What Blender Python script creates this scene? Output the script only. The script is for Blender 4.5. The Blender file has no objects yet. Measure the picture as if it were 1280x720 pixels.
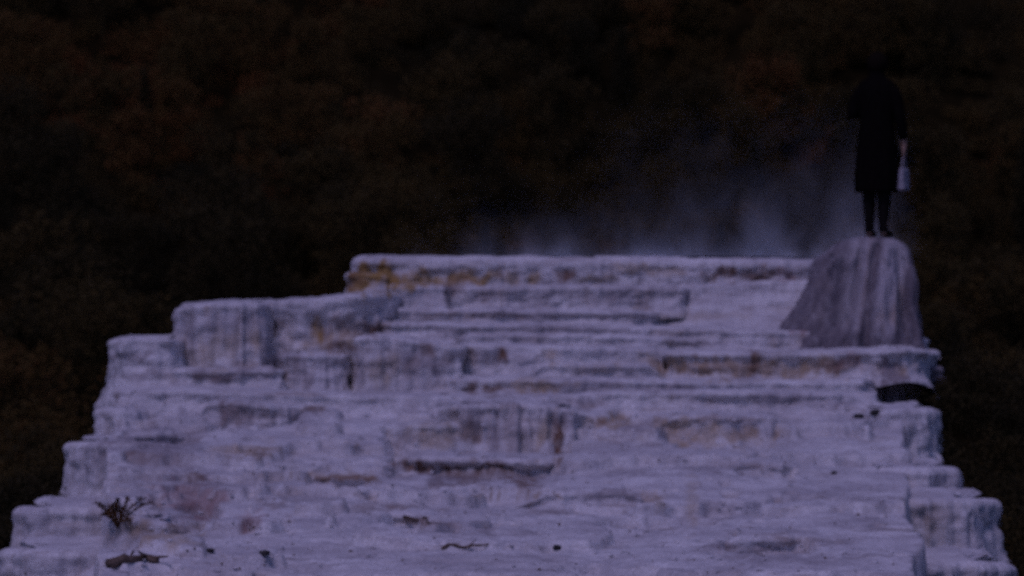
import bpy, bmesh, math, random
import numpy as np
from mathutils import Vector, Matrix

# ------------------------------------------------------------------ camera, sky, sun, exposure
scene = bpy.context.scene
COL = scene.collection
FPX = 4110.0                       # focal length in pixels of a 1280 px wide picture
CZ = 1.6                           # eye height above the near ground
HOR = 318.0                        # picture row of the horizon
PITCH = math.atan((360.0 - HOR) / FPX)

cam_data = bpy.data.cameras.new("camera")
cam = bpy.data.objects.new("camera", cam_data)
COL.objects.link(cam)
cam.location = (0, 0, CZ)
cam.rotation_euler = (math.pi / 2 - PITCH, 0, 0)
cam_data.sensor_width = 36.0
cam_data.lens = 36.0 * FPX / 1280.0
cam_data.clip_start = 0.1
cam_data.clip_end = 3000
cam_data.dof.use_dof = True        # the old film frame is a little soft all over
cam_data.dof.focus_distance = 11.0
cam_data.dof.aperture_fstop = 4.5
scene.camera = cam

SUN_EL, SUN_AZ = math.radians(57), math.radians(205)    # azimuth clockwise from +Y: behind the camera, a little left
world = bpy.data.worlds.new("World")
scene.world = world
world.use_nodes = True
wn = world.node_tree
wn.nodes.clear()
sky = wn.nodes.new("ShaderNodeTexSky")
sky.sky_type = 'NISHITA'
sky.sun_disc = False
sky.sun_elevation = SUN_EL
sky.sun_rotation = SUN_AZ
sky.altitude = 1900
bg = wn.nodes.new("ShaderNodeBackground")
bg.inputs["Strength"].default_value = 0.10
wo = wn.nodes.new("ShaderNodeOutputWorld")
wn.links.new(sky.outputs[0], bg.inputs[0])
wn.links.new(bg.outputs[0], wo.inputs[0])

sun_data = bpy.data.lights.new("sun", 'SUN')
sun_data.energy = 1.5
sun_data.angle = math.radians(14)
sun_data.color = (1.0, 0.93, 0.90)
sun = bpy.data.objects.new("sun", sun_data)
COL.objects.link(sun)
d = Vector((math.sin(SUN_AZ) * math.cos(SUN_EL), math.cos(SUN_AZ) * math.cos(SUN_EL), math.sin(SUN_EL)))
sun.rotation_euler = d.to_track_quat('Z', 'Y').to_euler()

vs = scene.view_settings
vs.view_transform = 'Standard'
vs.look = 'None'
vs.gamma = 1.0
vs.use_curve_mapping = False
vs.exposure = -1.2
vs.use_white_balance = True          # the blue-violet cast of the aged film stock
vs.white_balance_temperature = 5450
vs.white_balance_tint = 57
scene.render.engine = 'CYCLES'
scene.cycles.use_denoising = False    # a little sampling grain, like the film's
scene.cycles.use_adaptive_sampling = True
scene.cycles.adaptive_threshold = 0.025
scene.cycles.adaptive_min_samples = 24
scene.cycles.max_bounces = 5
scene.cycles.volume_bounces = 1
scene.cycles.volume_step_rate = 1.0

# ------------------------------------------------------------------ helpers
cp, sp = math.cos(PITCH), math.sin(PITCH)
def P(px, py, Y):
    """world point at depth Y that the photograph shows at (px, py)"""
    a, b = (px - 640.0) / FPX, (360.0 - py) / FPX
    dy, dz = cp + b * sp, -sp + b * cp
    t = Y / dy
    return np.array([a * t, Y, CZ + dz * t])
def project(x, y, z):
    zz = z - CZ
    dep = y * cp - zz * sp
    up = y * sp + zz * cp
    return 640.0 + FPX * x / dep, 360.0 - FPX * up / dep

def _h(ix, iy, iz, seed):
    n = (ix.astype(np.int64) * 374761393 + iy.astype(np.int64) * 668265263 + iz.astype(np.int64) * 2147483647 + seed * 1274126177) & 0xFFFFFFFF
    n = ((n ^ (n >> 13)) * 1274126177) & 0xFFFFFFFF
    n = ((n ^ (n >> 16)) * 2246822519) & 0xFFFFFFFF
    n = n ^ (n >> 15)
    return (n & 0xFFFFFF) / float(0xFFFFFF) * 2 - 1
def noise(x, y=0.0, z=0.0, seed=0):
    x, y, z = np.broadcast_arrays(np.asarray(x, float), np.asarray(y, float), np.asarray(z, float))
    fx, fy, fz = np.floor(x), np.floor(y), np.floor(z)
    tx, ty, tz = x - fx, y - fy, z - fz
    tx, ty, tz = [t * t * t * (t * (t * 6 - 15) + 10) for t in (tx, ty, tz)]
    r = 0
    for i in (0, 1):
        for j in (0, 1):
            for k in (0, 1):
                w = (tx if i else 1 - tx) * (ty if j else 1 - ty) * (tz if k else 1 - tz)
                r = r + w * _h(fx + i, fy + j, fz + k, seed)
    return r
def fbm(x, y=0.0, z=0.0, seed=0, octaves=4, gain=0.5):
    r, a, f = 0, 1.0, 1.0
    for o in range(octaves):
        r = r + a * noise(np.asarray(x) * f, np.asarray(y) * f, np.asarray(z) * f, seed + o * 17)
        a *= gain; f *= 2.03
    return r
def sstep(a, b, x):
    t = np.clip((x - a) / (b - a), 0, 1)
    return t * t * (3 - 2 * t)

def link(name, mesh, mat=None, parent=None):
    o = bpy.data.objects.new(name, mesh)
    COL.objects.link(o)
    if mat is not None and not mesh.materials:
        mesh.materials.append(mat)
    if parent is not None:
        o.parent = parent
        o.matrix_parent_inverse = parent.matrix_world.inverted()
    return o
def grid_mesh(name, V, closed_u=False):
    """V: (nu, nv, 3) -> mesh of quads, smooth shaded"""
    nu, nv = V.shape[:2]
    me = bpy.data.meshes.new(name)
    iu = np.arange(nu if closed_u else nu - 1)
    a = iu[:, None] * nv + np.arange(nv - 1)[None]
    b = ((iu + 1) % nu)[:, None] * nv + np.arange(nv - 1)[None]
    F = np.stack([a, b, b + 1, a + 1], -1).reshape(-1, 4)
    fill(me, V.reshape(-1, 3), F)
    return me
def fill(me, V, F, smooth=True):
    n, m = len(V), len(F)
    k = F.shape[1]
    me.vertices.add(n)
    me.vertices.foreach_set("co", np.ascontiguousarray(V, dtype=np.float32).ravel())
    me.loops.add(m * k)
    me.loops.foreach_set("vertex_index", np.ascontiguousarray(F, dtype=np.int32).ravel())
    me.polygons.add(m)
    me.polygons.foreach_set("loop_start", np.arange(0, m * k, k, dtype=np.int32))
    me.update(calc_edges=True)
    me.polygons.foreach_set("use_smooth", np.full(m, smooth, dtype=bool))
    me.validate()
def attr(me, name, vals):
    at = me.attributes.new(name, 'FLOAT', 'POINT')
    at.data.foreach_set("value", np.ascontiguousarray(vals, dtype=np.float32).ravel())
def tag(o, label=None, cat=None, group=None, kind=None):
    if label: o["label"] = label
    if cat: o["category"] = cat
    if group: o["group"] = group
    if kind: o["kind"] = kind
    return o
def empty(name, loc=(0, 0, 0), rz=0.0):
    o = bpy.data.objects.new(name, None)
    COL.objects.link(o)
    o.location = loc
    o.rotation_euler = (0, 0, rz)
    o.empty_display_size = 0.1
    bpy.context.view_layer.update()
    return o

# ------------------------------------------------------------------ materials
def new_mat(name):
    m = bpy.data.materials.new(name)
    m.use_nodes = True
    nt = m.node_tree
    return m, nt, nt.nodes, nt.links, nt.nodes["Principled BSDF"]
def N(nodes, kind, **kw):
    n = nodes.new(kind)
    for k, v in kw.items():
        if k in n.inputs: n.inputs[k].default_value = v
        else: setattr(n, k, v)
    return n
def mixrgb(nodes, links, fac, a, b, blend='MIX'):
    m = nodes.new("ShaderNodeMix"); m.data_type = 'RGBA'; m.blend_type = blend
    for sock, v in ((m.inputs[0], fac), (m.inputs[6], a), (m.inputs[7], b)):
        if hasattr(v, "links"): links.new(v, sock)
        elif isinstance(v, (int, float)): sock.default_value = v
        else: sock.default_value = (*v, 1)
    return m.outputs[2]
def ramp(nodes, links, src, lo, hi, a=0.0, b=1.0):
    n = nodes.new("ShaderNodeMapRange"); n.interpolation_type = 'SMOOTHSTEP'
    links.new(src, n.inputs[0])
    n.inputs[1].default_value, n.inputs[2].default_value = lo, hi
    n.inputs[3].default_value, n.inputs[4].default_value = a, b
    return n.outputs[0]
def math_(nodes, links, op, a, b):
    n = nodes.new("ShaderNodeMath"); n.operation = op
    for i, v in enumerate((a, b)):
        if hasattr(v, "links"): links.new(v, n.inputs[i])
        else: n.inputs[i].default_value = v
    return n.outputs[0]

def travertine(name, base, base2, rough=0.85, streak=0.4):
    m, nt, nodes, links, bs = new_mat(name)
    geo = N(nodes, "ShaderNodeNewGeometry")
    pos = geo.outputs["Position"]
    def noise_tex(scale3, s, detail=4, rgh=0.55, dist=0.0):
        mp = N(nodes, "ShaderNodeMapping"); mp.inputs["Scale"].default_value = scale3
        links.new(pos, mp.inputs[0])
        t = N(nodes, "ShaderNodeTexNoise"); t.inputs["Scale"].default_value = s
        t.inputs["Detail"].default_value = detail; t.inputs["Roughness"].default_value = rgh
        t.inputs["Distortion"].default_value = dist
        links.new(mp.outputs[0], t.inputs["Vector"])
        return t.outputs["Fac"]
    sep = N(nodes, "ShaderNodeSeparateXYZ"); links.new(geo.outputs["Normal"], sep.inputs[0])
    steep = ramp(nodes, links, sep.outputs[2], 0.75, 0.25)
    big = noise_tex((1, 1, 1), 1.6, 5)
    c = mixrgb(nodes, links, ramp(nodes, links, big, 0.35, 0.68), base, base2)
    big2 = noise_tex((0.55, 1.0, 2.2), 5.5, 6, 0.65, 0.4)
    c = mixrgb(nodes, links, ramp(nodes, links, big2, 0.42, 0.70, 0, 0.75), c, (0.37, 0.34, 0.35))
    # vertical algae streaks that run down the risers
    st = noise_tex((1, 1, 0.10), 9.0, 4, 0.6)
    f = math_(nodes, links, 'MULTIPLY', ramp(nodes, links, st, 0.48, 0.72, 0, streak), steep)
    c = mixrgb(nodes, links, f, c, (0.30, 0.25, 0.24))
    st2 = noise_tex((0.8, 0.8, 0.35), 3.1, 3, 0.6)
    f = math_(nodes, links, 'MULTIPLY', ramp(nodes, links, st2, 0.58, 0.72, 0, 0.45), steep)
    c = mixrgb(nodes, links, f, c, (0.24, 0.15, 0.08))
    # thin bands of mud and dead algae lying along the flats
    hb = noise_tex((0.45, 1.3, 6.0), 4.2, 5, 0.62, 0.3)
    flat = math_(nodes, links, 'SUBTRACT', 1.0, steep)
    f = math_(nodes, links, 'MULTIPLY', ramp(nodes, links, hb, 0.55, 0.72, 0, 0.7), math_(nodes, links, 'ADD', math_(nodes, links, 'MULTIPLY', flat, 0.7), 0.3))
    c = mixrgb(nodes, links, f, c, (0.27, 0.22, 0.20))
    # mapped stains and painted shade
    for nm, colr in (("grey", (0.24, 0.205, 0.215)), ("ochre", (0.30, 0.185, 0.065)), ("brown", (0.15, 0.080, 0.052)), ("pink", (0.28, 0.17, 0.16)), ("streak_shade", (0.13, 0.11, 0.125))):
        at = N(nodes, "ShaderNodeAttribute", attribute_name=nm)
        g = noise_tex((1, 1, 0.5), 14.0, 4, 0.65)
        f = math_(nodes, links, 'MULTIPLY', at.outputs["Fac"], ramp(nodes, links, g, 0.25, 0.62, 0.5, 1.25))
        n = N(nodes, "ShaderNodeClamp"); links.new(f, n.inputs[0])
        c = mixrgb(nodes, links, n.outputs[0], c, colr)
    # fine grain
    gr = noise_tex((1, 1, 1), 55.0, 3, 0.7)
    c = mixrgb(nodes, links, 0.5, c, mixrgb(nodes, links, ramp(nodes, links, gr, 0.3, 0.7), (0.62, 0.62, 0.62), (1.25, 1.25, 1.25)), 'MULTIPLY')
    links.new(c, bs.inputs["Base Color"])
    bs.inputs["Roughness"].default_value = rough
    bs.inputs["Specular IOR Level"].default_value = 0.25
    b1 = N(nodes, "ShaderNodeBump"); b1.inputs["Strength"].default_value = 0.55; b1.inputs["Distance"].default_value = 0.02
    links.new(noise_tex((1, 1, 1), 22.0, 6, 0.65), b1.inputs["Height"])
    links.new(b1.outputs[0], bs.inputs["Normal"])
    return m
M_TRAV = travertine("white_travertine", (0.66, 0.635, 0.63), (0.50, 0.475, 0.485))
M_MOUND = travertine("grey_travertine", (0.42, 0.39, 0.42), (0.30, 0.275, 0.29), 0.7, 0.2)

def plain(name, col, col2=None, scale=8, rough=0.8, bump=0.3, attr_tint=None):
    m, nt, nodes, links, bs = new_mat(name)
    tc = N(nodes, "ShaderNodeNewGeometry")
    t = N(nodes, "ShaderNodeTexNoise"); t.inputs["Scale"].default_value = scale; t.inputs["Detail"].default_value = 5
    links.new(tc.outputs["Position"], t.inputs["Vector"])
    c = mixrgb(nodes, links, ramp(nodes, links, t.outputs["Fac"], 0.35, 0.65), col, col2 or tuple(v * 0.6 for v in col))
    links.new(c, bs.inputs["Base Color"])
    bs.inputs["Roughness"].default_value = rough
    bs.inputs["Specular IOR Level"].default_value = 0.2
    b = N(nodes, "ShaderNodeBump"); b.inputs["Strength"].default_value = bump; b.inputs["Distance"].default_value = 0.02
    links.new(t.outputs["Fac"], b.inputs["Height"]); links.new(b.outputs[0], bs.inputs["Normal"])
    return m
M_GROUND = plain("dark_forest_soil", (0.014, 0.010, 0.004), (0.008, 0.006, 0.0025), 0.4)
M_GROUND.node_tree.nodes["Principled BSDF"].inputs["Specular IOR Level"].default_value = 0.0

M_WOOD = plain("weathered_dead_wood", (0.15, 0.105, 0.08), (0.085, 0.06, 0.045), 30)
M_TWIG = plain("rusty_dry_twigs", (0.13, 0.062, 0.022), (0.06, 0.03, 0.014), 25)
M_STONE = plain("dark_stone", (0.05, 0.045, 0.045), (0.025, 0.022, 0.022), 40)
M_COAT = plain("dark_wool", (0.006, 0.005, 0.005), (0.004, 0.003, 0.003), 60, 1.0)
M_SKIN = plain("skin", (0.30, 0.19, 0.14), (0.26, 0.16, 0.12), 20, 0.6, 0.05)
M_STOCK = plain("dark_stockings", (0.012, 0.010, 0.010), (0.008, 0.007, 0.007), 60, 0.8)
M_HAIR = plain("dark_hair", (0.012, 0.008, 0.006), (0.006, 0.005, 0.004), 90, 0.6)
for m_ in (M_COAT, M_STOCK, M_HAIR): m_.node_tree.nodes['Principled BSDF'].inputs['Specular IOR Level'].default_value = 0.0
M_BAG = plain("pale_canvas", (0.30, 0.28, 0.31), (0.24, 0.22, 0.25), 60, 0.9, 0.2)

def foliage_mat():
    m, nt, nodes, links, bs = new_mat("autumn_foliage")
    a = N(nodes, "ShaderNodeAttribute", attribute_name="tint")
    h = N(nodes, "ShaderNodeAttribute", attribute_name="hue", attribute_type='INSTANCER')
    r = N(nodes, "ShaderNodeValToRGB")
    links.new(math_(nodes, links, 'ADD', a.outputs["Fac"], h.outputs["Fac"]), r.inputs[0])
    e = r.color_ramp.elements
    e[0].position, e[0].color = 0.0, (0.0156, 0.0143, 0.0052, 1)
    e[1].position, e[1].color = 1.0, (0.1105, 0.0416, 0.0104, 1)
    for p, c in ((0.35, (0.0273, 0.0208, 0.0065, 1)), (0.6, (0.0520, 0.0351, 0.0084, 1)), (0.8, (0.0754, 0.0442, 0.0097, 1))):
        x = e.new(p); x.color = c
    links.new(r.outputs[0], bs.inputs["Base Color"])
    bs.inputs["Roughness"].default_value = 0.8
    bs.inputs["Specular IOR Level"].default_value = 0.1
    return m
M_FOL = foliage_mat()

def water_mat():
    m, nt, nodes, links, bs = new_mat("hot_spring_water")
    bs.inputs["Base Color"].default_value = (0.30, 0.36, 0.40, 1)
    bs.inputs["Roughness"].default_value = 0.08
    bs.inputs["IOR"].default_value = 1.33
    t = N(nodes, "ShaderNodeTexNoise"); t.inputs["Scale"].default_value = 9
    b = N(nodes, "ShaderNodeBump"); b.inputs["Strength"].default_value = 0.08
    links.new(t.outputs["Fac"], b.inputs["Height"]); links.new(b.outputs[0], bs.inputs["Normal"])
    return m
M_WATER = water_mat()

# stains of mud, algae and iron on the rock, plus shade painted in recesses: (px, py, half width, half height, kind, amount)
STAINS_AND_SHADE = [
    (200, 572, 70, 16, "grey", .5), (240, 604, 50, 14, "grey", .5), (165, 606, 30, 14, "grey", .35), (330, 600, 40, 10, "grey", .3), (430, 560, 50, 8, "grey", .25), (470, 350, 36, 14, "ochre", .9), (520, 352, 60, 9, "ochre", .6), (445, 358, 14, 10, "ochre", .9), (1020, 620, 60, 10, "grey", .25), (700, 560, 60, 8, "grey", .2), (870, 640, 50, 8, "grey", .25), (600, 700, 90, 8, "grey", .25), (420, 690, 60, 8, "grey", .25),
    (465, 348, 34, 14, "ochre", 1.0), (442, 352, 12, 12, "brown", .7), (520, 347, 22, 9, "ochre", .7), (590, 347, 34, 8, "ochre", .65),
    (575, 350, 18, 6, "brown", .35), (545, 346, 14, 7, "ochre", .6), (640, 346, 10, 10, "ochre", .4), (623, 345, 6, 9, "brown", .5), (705, 345, 11, 8, "brown", .9), (668, 347, 9, 8, "ochre", .6), (800, 336, 40, 6, "ochre", .35),
    (740, 350, 30, 5, "ochre", .3), (840, 340, 20, 5, "ochre", .25),
    (905, 344, 12, 8, "brown", 1.), (945, 345, 38, 7, "brown", .75), (885, 346, 8, 6, "brown", .5), (980, 345, 10, 7, "pink", .5),
    (700, 370, 190, 13, "grey", .3), (800, 370, 60, 13, "grey", .4), (565, 372, 14, 13, "brown", .55), (520, 375, 30, 10, "grey", .2), (610, 372, 12, 12, "brown", .25),  # greys also paint the shade of this recessed face
    (640, 396, 60, 4, "brown", .5), (560, 394, 60, 4, "brown", .45), (760, 396, 40, 3, "brown", .3),
    (700, 412, 60, 5, "grey", .5), (560, 411, 40, 5, "grey", .4), (860, 430, 40, 4, "grey", .4), (640, 420, 90, 5, "grey", .3),
    (625, 446, 9, 11, "brown", .95), (600, 446, 26, 10, "grey", .35), (690, 446, 14, 7, "ochre", .3),
    (430, 409, 48, 11, "brown", .55), (458, 409, 18, 8, "brown", 1.), (395, 412, 10, 14, "ochre", .7), (350, 405, 8, 8, "brown", .45), (410, 425, 40, 12, "ochre", .45), (430, 435, 30, 6, "brown", .7),
    (275, 435, 45, 22, "ochre", .28), (300, 405, 40, 8, "grey", .3), (345, 445, 16, 18, "grey", .5), (310, 457, 20, 4, "brown", .6), (320, 430, 8, 20, "ochre", .35), (235, 415, 8, 40, "grey", .4),
    (285, 470, 70, 7, "grey", .6), (270, 472, 30, 5, "brown", .35), (180, 470, 40, 6, "grey", .5), (165, 445, 25, 6, "grey", .45),
    (540, 455, 40, 16, "grey", .5), (535, 442, 9, 10, "brown", .55), (480, 455, 20, 25, "ochre", .3), (515, 470, 12, 14, "brown", .4), (560, 450, 8, 8, "brown", .4), (450, 465, 8, 20, "grey", .4), (370, 468, 10, 18, "grey", .45), (385, 470, 6, 18, "grey", .5),
    (950, 458, 140, 12, "ochre", .45), (940, 455, 9, 15, "brown", .8), (860, 457, 22, 13, "grey", .45), (1035, 458, 18, 9, "brown", .6), (1060, 456, 30, 10, "pink", .5), (900, 458, 40, 12, "brown", .3), (985, 460, 30, 10, "grey", .4),
    (590, 484, 8, 9, "brown", .85), (617, 486, 12, 8, "brown", .85), (680, 483, 30, 8, "ochre", .45), (740, 482, 40, 6, "grey", .4), (830, 486, 60, 5, "grey", .45), (970, 500, 40, 8, "grey", .5), (650, 484, 15, 7, "ochre", .4), (1060, 508, 20, 5, "grey", .3),
    (300, 520, 22, 16, "grey", .6), (292, 522, 14, 14, "brown", .35), (335, 522, 14, 10, "brown", .4), (395, 511, 14, 5, "brown", .75), (375, 518, 30, 10, "grey", .45), (365, 493, 40, 3, "brown", .5),
    (190, 552, 50, 14, "grey", .65), (175, 570, 30, 6, "brown", .5), (235, 548, 20, 10, "grey", .5), (310, 563, 40, 8, "ochre", .4), (320, 567, 14, 4, "brown", .5), (200, 600, 50, 12, "grey", .35),
    (588, 540, 12, 26, "brown", .55), (590, 520, 16, 18, "grey", .5), (618, 545, 8, 24, "grey", .55), (636, 535, 8, 30, "brown", .4), (650, 548, 7, 20, "grey", .5), (662, 545, 7, 22, "brown", .35), (697, 540, 7, 28, "brown", 1.), (700, 520, 10, 12, "grey", .6), (680, 540, 10, 24, "ochre", .4), (550, 545, 40, 14, "ochre", .35), (503, 545, 10, 18, "grey", .4), (635, 508, 20, 5, "brown", .45),
    (525, 585, 28, 8, "brown", 1.), (610, 590, 50, 8, "brown", 1.), (590, 600, 40, 6, "brown", .55), (655, 598, 20, 10, "brown", .8), (560, 597, 30, 10, "grey", .6), (680, 590, 20, 10, "grey", .45),
    (760, 527, 24, 8, "ochre", .5), (750, 525, 10, 6, "brown", .6), (720, 502, 30, 4, "grey", .5), (735, 508, 14, 4, "brown", .5), (780, 560, 60, 10, "grey", .25),
    (905, 545, 75, 12, "ochre", .4), (910, 524, 70, 4, "brown", .45), (840, 530, 30, 10, "ochre", .4), (800, 532, 30, 12, "grey", .5), (930, 540, 30, 10, "grey", .4),
    (900, 585, 60, 5, "grey", .35), (940, 582, 20, 5, "brown", .35), (815, 622, 18, 8, "ochre", .35), (813, 626, 10, 5, "brown", .3), (865, 620, 8, 36, "ochre", .25),
    (440, 598, 50, 4, "brown", .65), (410, 596, 60, 5, "ochre", .4), (455, 598, 18, 4, "brown", .6), (245, 597, 14, 7, "brown", .7), (235, 620, 40, 16, "pink", .5), (250, 635, 24, 16, "pink", .6), (250, 640, 12, 9, "brown", .5), (195, 632, 10, 8, "brown", .6), (315, 652, 15, 13, "pink", .6), (310, 654, 9, 9, "brown", .55), (345, 630, 20, 6, "brown", .4), (370, 615, 14, 5, "brown", .5), (380, 625, 40, 7, "grey", .4),
    (200, 668, 50, 12, "ochre", .4), (230, 657, 28, 5, "brown", .55), (160, 670, 30, 12, "grey", .4),
    (455, 634, 18, 6, "brown", .5), (490, 634, 18, 4, "brown", .6), (525, 652, 18, 4, "brown", .8), (560, 656, 16, 4, "brown", .55), (640, 620, 40, 4, "ochre", .5), (620, 619, 16, 3, "brown", .5), (690, 640, 40, 3, "brown", .4), (610, 665, 14, 6, "grey", .5), (655, 668, 20, 5, "grey", .4), (760, 618, 40, 6, "grey", .5), (780, 590, 40, 5, "grey", .4),
    (900, 682, 20, 4, "grey", .6), (985, 675, 12, 6, "brown", .5), (1020, 676, 40, 4, "brown", .4), (960, 690, 60, 6, "grey", .4), (1090, 640, 20, 20, "grey", .3), (1000, 700, 80, 6, "grey", .35), (720, 580, 40, 4, "grey", .3),
    (1060, 422, 60, 6, "grey", .7), (1005, 400, 22, 16, "pink", .7), (935, 385, 12, 4, "brown", .35), (890, 375, 40, 6, "grey", .25), (870, 395, 60, 5, "ochre", .18), (1115, 470, 20, 20, "grey", .9),  # first and last greys paint shade at the mound foot and under the ledge
]
def stain_shade_attrs(me, V, warp=0.55):
    x, y, z = V[:, 0], V[:, 1], V[:, 2]
    px, py = project(x, y, z)
    w1 = fbm(x * 9, y * 9, z * 2, 901, 3)
    w2 = 1.5 * fbm(x * 11, y * 11, z * 1.5, 977, 3)
    out = {k: np.zeros(len(V)) for k in ("ochre", "brown", "grey", "pink")}
    for cx, cy, rx, ry, kind, amt in STAINS_AND_SHADE:
        m = (np.abs(px - cx) < rx * 2) & (np.abs(py - cy) < ry * 2.2)
        if not m.any(): continue
        dx = (px[m] - cx) / rx + warp * w1[m]
        dy = (py[m] - cy) / ry + warp * w2[m]
        v = amt * (.85 if kind == 'brown' else 1.15) * sstep(1.45, 0.45, np.sqrt(dx * dx + dy * dy))
        out[kind][m] = np.maximum(out[kind][m], v)
    for k, v in out.items(): attr(me, k, v)

# ------------------------------------------------------------------ terrain far and near
def hill_height(x, y):
    r = np.sqrt(x * x + (y - 20) ** 2)
    z = -7.0 + 0 * x
    z = z + np.maximum(0, y - 95) * 0.36 * sstep(60, 240, y)
    z = z + np.maximum(0, np.abs(x) - 160) * 0.12
    z = z + fbm(x / 45, y / 45, 0, 5, 4) * 3.0 * sstep(45, 120, r)
    z = z + fbm(x / 9, y / 9, 0, 9, 3) * 0.5
    return z
gx = np.linspace(-700, 700, 281); gy = np.linspace(-300, 900, 241)
X, Yg = np.meshgrid(gx, gy, indexing='ij')
hill_mesh = grid_mesh("hillside", np.stack([X, Yg, hill_height(X, Yg)], -1))
hill = link("hillside", hill_mesh, M_GROUND)
tag(hill, "dark wooded hillside ground behind the white terraces", kind="structure")

# front edges of the travertine ledges
LEDGES = []
def L(*a, **k):                     # front edge as (px, py of rim, py of foot, depth)
    k["seed"] = 123 + 23 * len(LEDGES)
    LEDGES.append((a, k))
# top shelf and the ledges under it
L([(452, 320, 372, 34), (441, 320, 372, 30.3), (452, 320, 372, 30.05), (600, 320, 372, 30.0), (760, 321, 372, 30.1), (900, 322, 372, 30.0), (1000, 324, 372, 29.95), (1060, 326, 372, 30.1), (1120, 327, 372, 30.4), (1130, 327, 372, 34)],
  tread=3.6, under=0.035, lip=0.07, brow=0.085, rise=0.0, scallop=0.03, flute=0.015, name="top_terrace_ledge", label="top ledge with a pale rim and ochre stains at its left end")
L([(448, 338, 374, 31), (434, 341, 374, 30.1), (446, 340, 374, 29.97), (486, 343, 374, 29.93), (500, 345, 374, 30.3)], tread=.4, run=.07, label="short ochre stained ledge at the top left corner")
L([(494, 356, 390, 30.4), (489, 356, 390, 29.6), (503, 356, 390, 29.45), (556, 356, 390, 29.45), (572, 357, 390, 29.6), (760, 356, 390, 29.66), (850, 358, 390, 29.6), (885, 360, 390, 30)], tread=.55, flute=.015)
L([(770, 380, 432, 30.2), (815, 366, 432, 29.85), (870, 355, 432, 29.75), (940, 352, 432, 29.75), (1010, 350, 432, 29.7), (1060, 352, 432, 29.9)], tread=.5, run=.75, under=0.0, scallop=.02, flute=.01, label="smooth pale apron sloping down beside the grey mound")
L([(466, 385, 408, 30.0), (479, 384, 408, 29.25), (620, 385, 407, 29.15), (790, 387, 407, 29.2), (840, 390, 407, 29.7)], tread=.6, under=.05, lip=.03)
L([(470, 402, 436, 29.7), (479, 402, 436, 28.95), (640, 404, 436, 28.8), (800, 407, 438, 28.85), (1000, 414, 440, 28.85), (1110, 420, 440, 29.0), (1160, 422, 440, 29.2), (1158, 422, 440, 30.0)], tread=.6, run=.12)
L([(560, 428, 478, 29), (570, 430, 478, 28.4), (700, 432, 478, 28.3), (830, 436, 478, 28.35), (860, 438, 478, 28.8)], tread=.6, run=.06)
L([(800, 440, 482, 28.9), (832, 439, 482, 28.25), (900, 439, 482, 28.1), (1000, 440, 482, 28.05), (1080, 437, 478, 28.0), (1132, 434, 468, 27.97), (1162, 436, 476, 28.2), (1172, 438, 520, 28.6), (1168, 438, 520, 30.5)], tread=.9, under=.06, lip=.045, label="long ledge with a brownish face under the grey mound")
L([(550, 472, 508, 28.3), (565, 471, 508, 27.75), (700, 473, 508, 27.6), (850, 474, 508, 27.65), (1000, 476, 508, 27.6), (1080, 474, 506, 27.6), (1096, 474, 506, 28.1)], tread=.7, run=.1)
L([(555, 417, 445, 29.0), (600, 415, 445, 28.7), (720, 417, 445, 28.62), (830, 420, 445, 28.65), (900, 424, 445, 28.9)], tread=.5, run=.06, taper=.3, under=.03, lip=.03)
L([(640, 455, 478, 28.3), (700, 452, 478, 28.12), (800, 454, 478, 28.12), (850, 458, 478, 28.3)], tread=.4, run=.06, taper=.3, under=.03, lip=.03)
L([(690, 492, 516, 27.4), (760, 488, 516, 27.2), (900, 488, 516, 27.15), (1040, 490, 516, 27.15), (1105, 494, 516, 27.3)], tread=.5, run=.10, taper=.3, under=.04, lip=.025)
L([(1068, 462, 540, 28.6), (1088, 462, 540, 28.3), (1112, 460, 540, 28.22), (1150, 458, 540, 28.35), (1164, 458, 540, 28.7), (1160, 458, 540, 30.2)], tread=.5, run=.12, scallop=.09, flute=.03, dark=True, label="rock with shade painted into its colour under the right end of the long ledge")
# stepped blocks at the left
L([(234, 379, 480, 30.6), (219, 386, 480, 28.85), (232, 381, 480, 28.62), (300, 378, 480, 28.55), (326, 378, 480, 28.62), (338, 380, 480, 28.9), (336, 381, 480, 29.3)], tread=1.6, run=.08, flute=.022, scallop=.05, round_=.035, label="tall pale block stepping up at the left")
L([(326, 378, 455, 29.6), (338, 376, 455, 28.85), (400, 373, 455, 28.78), (440, 368, 455, 28.85), (474, 366, 455, 28.95), (488, 366, 455, 29.15), (486, 368, 455, 29.7)], tread=1.3, under=.06, lip=.2, scallop=.07)
L([(150, 421, 505, 30), (140, 425, 505, 28.45), (150, 421, 505, 28.25), (212, 421, 505, 28.2), (226, 423, 505, 28.4), (228, 424, 505, 28.9)], tread=1.0, run=.1, scallop=.03, label="lowest flat topped block at the far left")
L([(200, 463, 490, 28.7), (213, 461, 490, 28.05), (300, 460, 490, 28), (350, 461, 490, 28.05), (368, 462, 490, 28.6)], tread=.6, under=.05, lip=.03)
L([(350, 441, 500, 28.7), (357, 441, 500, 28.2), (400, 440, 500, 28.12), (437, 440, 500, 28.18), (446, 441, 500, 28.7)], tread=.6, flute=.03, scallop=.05)
L([(436, 420, 505, 28.9), (441, 421, 505, 28.25), (470, 418, 505, 28.1), (520, 423, 505, 28.1), (575, 430, 505, 28.2), (588, 431, 505, 28.8)], tread=.7, flute=.025, scallop=.05, label="broad fluted block with brown flecks left of centre")
L([(154, 489, 525, 28.2), (150, 488, 525, 27.45), (300, 487, 525, 27.3), (430, 492, 525, 27.3), (560, 495, 525, 27.35), (610, 497, 525, 28)], tread=.8, run=.16, scallop=.06)
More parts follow.
